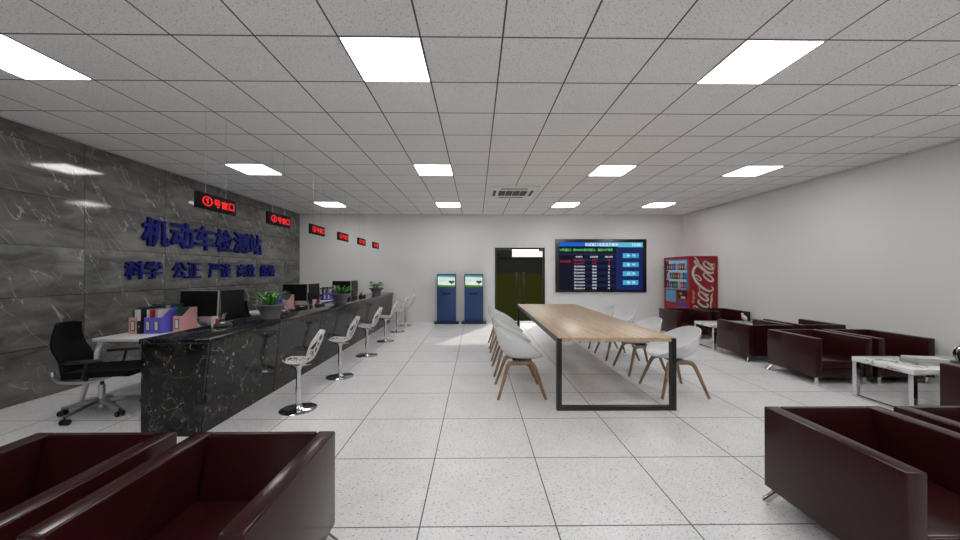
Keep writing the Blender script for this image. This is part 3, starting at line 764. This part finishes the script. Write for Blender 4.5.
part('divider_strip', em('display slate', 30, 34, 70), [(104, 202, 512, 214)])
part('side_panel', em('display indigo', 24, 32, 88), [(512, 160, 706, 467)])
part('table_row', em('display row', 20, 26, 62), [(198, 240+46*k, 510, 262+46*k) for k in range(5)])
part('button', em('display button', 75, 185, 222), [(561, 202, 676, 236), (561, 267, 676, 301), (561, 332, 676, 366), (561, 397, 672, 430)])
def ttext(body, x0, y0, x1, y1, mb): fit_text(mb, body, sx2(x0), sx2(x1), sz2(y1), sz2(y0), .002, FRONT(0, -.0632, 0), .012)
b = MB(); ttext('完成窗口信息显示看板', 288, 127, 530, 151, b); ttext('15:00', 630, 130, 690, 150, b); b.build('title_text', em('display white', 225, 240, 250), pan, smooth=False)
b = MB(); ttext('2号窗口', 108, 168, 188, 188, b); ttext('请A00002到2号窗口，请进大厅等候', 203, 168, 488, 188, b); b.build('notice_text', em('display green', 110, 210, 120), pan, smooth=False)
b = MB(); ttext('正在办理', 108, 252, 186, 271, b)
for k in range(2): ttext(f'京A0000{k+1}', 210, 245+22*k, 284, 259+22*k, b); ttext('办理', 340, 245+22*k, 370, 258+22*k, b); ttext(str(k+1), 455, 245+22*k, 466, 258+22*k, b)
b.build('red_text', em('display red', 165, 28, 48), pan, smooth=False)
def tpart(b): b.build('table_text', em('display pale', 215, 218, 225), pan, smooth=False)
b = MB(); ttext('车牌号', 222, 221, 270, 235, b); ttext('业务类型', 325, 221, 382, 235, b); ttext('排队号码', 432, 221, 488, 235, b)
for k in range(8):
    tpart(b); b = MB(); y = 290+22.6*k; ttext(f'京A0000{k+3}', 210, y, 286, y+14, b); ttext('等候', 340, y, 372, y+13, b); ttext(str(k+3), 455, y, 467, y+13, b)
b.build('table_text', em('display pale', 215, 218, 225), pan, smooth=False)
b = MB()
for k, w_ in enumerate(('呼  叫', '重  呼', '过  号', '暂  停')): ttext(w_, 592, 209+65*k, 650, 229+65*k, b)
b.build('button_text', em('display button text', 200, 235, 240), pan, smooth=False)

# ================================================================== VENDING MACHINE
vm = empty('vending_machine', (5.507, 8.84, 0), 0, 'red soft drink vending machine with white script logo on its side', 'vending machine')
VW, VL, VH = .735, 1.20, 1.925      # depth in X, width in Y, height
# front faces -X; hollow where the display window is
MB().box(.12, VW, 0, VL, .04, VH, .008).box(0, .12, 0, .06, .04, VH, .006).box(0, .12, VL-.07, VL, .04, VH, .006).box(0, .12, .06, VL-.07, 1.83, VH).box(0, .12, .06, VL-.07, .04, 1.04).build('cabinet', m_red, vm, smooth=False)
MB().box(.02, VW-.02, .02, VL-.02, 0, .04).build('plinth', m_bplast, vm, smooth=False)
m_vin = mat('pale lit interior', lin(150, 175, 190), .5, emit=lin(150, 175, 190), es=.55)
MB().box(.105, .119, .06, VL-.07, 1.04, 1.83).build('back_board', m_vin, vm, smooth=False)
for z in (1.045, 1.29, 1.54):
    MB().box(.02, .105, .062, VL-.072, z, z+.02).build('shelf', m_wpow, vm, smooth=False)
MB().box(.004, .012, .06, VL-.07, 1.04, 1.83).build('window_pane', m_clear, vm, smooth=False)
MB().box(-.008, .006, VL-.09, VL-.03, 1.03, 1.86).build('side_strip', mat('dark navy strip', (.01, .012, .03), .4), vm, smooth=False)
MB().box(-.012, .0, .03, .10, 1.03, 1.86).box(-.012, 0, .03, VL-.09, 1.83, 1.86).box(-.012, 0, .03, VL-.09, 1.02, 1.045).build('window_frame', m_steel, vm, smooth=False)
MB().box(-.012, 0, .60, 1.08, .68, 1.0).build('poster', mat('light blue poster', lin(90, 150, 195), .4), vm, smooth=False)
MB().box(-.012, 0, .62, 1.08, 1.0, 1.02).build('price_strip', mat('green strip', lin(20, 110, 80), .4), vm, smooth=False)
MB().box(-.014, 0, .12, .48, .78, 1.0).build('payment_panel', m_bplast, vm, smooth=False)
MB().box(-.018, -.012, .14, .34, .80, .86).build('coin_plate', m_steel, vm, smooth=False)
MB().box(-.018, -.012, .30, .40, .90, .96).build('lit_button', mat('gold button', lin(200, 150, 60), .4), vm, smooth=False)
MB().box(-.014, 0, .12, .56, .60, .70).build('delivery_flap', mat('blue flap', lin(20, 60, 160), .4), vm, smooth=False)
# side decal, traced script; across = X, up = Z on the face towards the camera
def fx(c): return (c-27)*.00287
def fz(c): return VH-(c-38)*.00287
def ribbon(mb, pts, w0, w1=None, wm=None):
    P = catmull([(fx(a), 0, fz(b)) for a, b in pts], 7); m = len(P); L_, R_ = [], []
    for i, p in enumerate(P):
        d = (P[min(i+1, m-1)]-P[max(i-1, 0)]); d.normalize(); nn = Vector((d.z, 0, -d.x)); u = i/(m-1)
        w = (w0*(1-u)+(w1 if w1 else w0)*u)+((wm or 0)*math.sin(PI*u)); w *= .00287/2*1.22
        L_.append(p+nn*w); R_.append(p-nn*w)
    b = bmesh.new(); rows_ = [[b.verts.new((q.x, yy, q.z)) for q in (l, r) for yy in (-.003, 0)] for l, r in zip(L_, R_)]
    for a, c in zip(rows_, rows_[1:]):
        for i, j in ((0, 1), (1, 3), (3, 2), (2, 0)): b.faces.new((a[i], a[j], c[j], c[i]))
    bmesh.ops.recalc_face_normals(b, faces=b.faces); mb.add(b)
lg = MB()
ribbon(lg, [(228, 312), (243, 335), (225, 352), (190, 350), (140, 320), (95, 275), (66, 225), (60, 178), (78, 140), (105, 118), (108, 95), (90, 62), (72, 48)], 6, 5, 13)
ribbon(lg, [(72, 232), (82, 210), (108, 218), (132, 245), (128, 260), (108, 252), (88, 228)], 5, 4, 4)
ribbon(lg, [(70, 82), (80, 100), (110, 125), (160, 165), (205, 190), (240, 190), (243, 178)], 6, 5, 12)
ribbon(lg, [(70, 82), (88, 84), (120, 112), (165, 158)], 6, 5, 2)
ribbon(lg, [(170, 190), (155, 202), (160, 222), (190, 250), (225, 268), (242, 255), (232, 235), (200, 208), (172, 190)], 7, 7, 7)
ribbon(lg, [(165, 92), (155, 108), (168, 130), (200, 150), (232, 160), (243, 148), (225, 130), (195, 105), (168, 88)], 7, 7, 6)
ribbon(lg, [(160, 82), (195, 100), (235, 118), (245, 105)], 8, 6, 6)
ribbon(lg, [(112, 322), (120, 340)], 7, 7)
ribbon(lg, [(120, 362), (108, 378), (120, 400), (155, 430), (188, 440), (195, 425), (175, 400), (145, 372), (122, 360)], 7, 7, 7)
ribbon(lg, [(115, 350), (155, 372), (190, 392), (200, 380)], 8, 6, 5)
ribbon(lg, [(125, 435), (108, 440), (112, 462), (150, 490), (185, 498), (196, 480), (180, 465)], 6, 5, 10)
ribbon(lg, [(60, 500), (75, 488), (95, 500), (105, 520), (90, 545), (60, 590), (70, 640), (120, 690), (185, 720), (235, 710)], 6, 5, 10)
ribbon(lg, [(125, 520), (110, 535), (130, 565), (180, 590), (198, 575), (170, 540), (130, 520)], 7, 7, 7)
ribbon(lg, [(240, 372), (226, 400), (230, 430), (222, 470), (215, 560)], 3, 3, 12)
ribbon(lg, [(258, 102), (258, 160)], 2, 2)
vl = lg.build('script_logo', m_logo, vm, (0, -.0005, 0), smooth=False)
mb = MB(); Mr = Matrix(((0, -1, 0, 0), (0, 0, -1, 0), (1, 0, 0, 0), (0, 0, 0, 1)))
fit_text(mb, 'Enjoy!', fz(462), fz(350), -fx(78), -fx(50), .003, Mr, .01)
mb.build('small_lettering', m_logo, vm, (0, -.0005, 0), smooth=False)
# cans and bottles behind the window
ccols = [('red', lin(170, 25, 30)), ('green', lin(90, 120, 40)), ('blue', lin(60, 100, 180)), ('white', lin(190, 190, 190)), ('orange', lin(200, 120, 50)), ('dark brown', lin(50, 25, 20)), ('teal', lin(50, 120, 130))]
canp = {}
def can(cn, cc):
    t = empty('drink_can')
    MB().lathe([(0, 0), (.026, 0), (.033, .012), (.033, .15), (.024, .175), (.024, .185), (0, .185)], 14).build('body', mat('can '+cn, cc, .3), t)
    MB().box(-.034, -.031, -.015, .015, .05, .11).build('label_band', m_paper, t, smooth=False)
    return t
for r_, z in enumerate((1.065, 1.31, 1.56)):
    seq = [0, 2, 5, 1, 6, 3, 4, 0, 2, 5] if r_ == 0 else ([3, 2, 1, 1, 0, 4, 3, 6, 2, 3] if r_ == 1 else [5, 0, 2, 2, 3, 4, 6, 0, 3, 1])
    for q, ci in enumerate(seq):
        cn, cc = ccols[ci]
        if cn not in canp: canp[cn] = can(cn, cc); o = canp[cn]
        else: o = copy_tree(canp[cn])
        o.location = (5.507+.058, 8.84+1.06-q*.104, z)
        tag(o, f'{cn} drink can, {["first","second","third","fourth","fifth","sixth","seventh","eighth","ninth","tenth"][q]} from left, {["bottom","middle","top"][r_]} vending machine shelf', 'drink can', f'drink cans on the {["bottom","middle","top"][r_]} shelf of the vending machine')
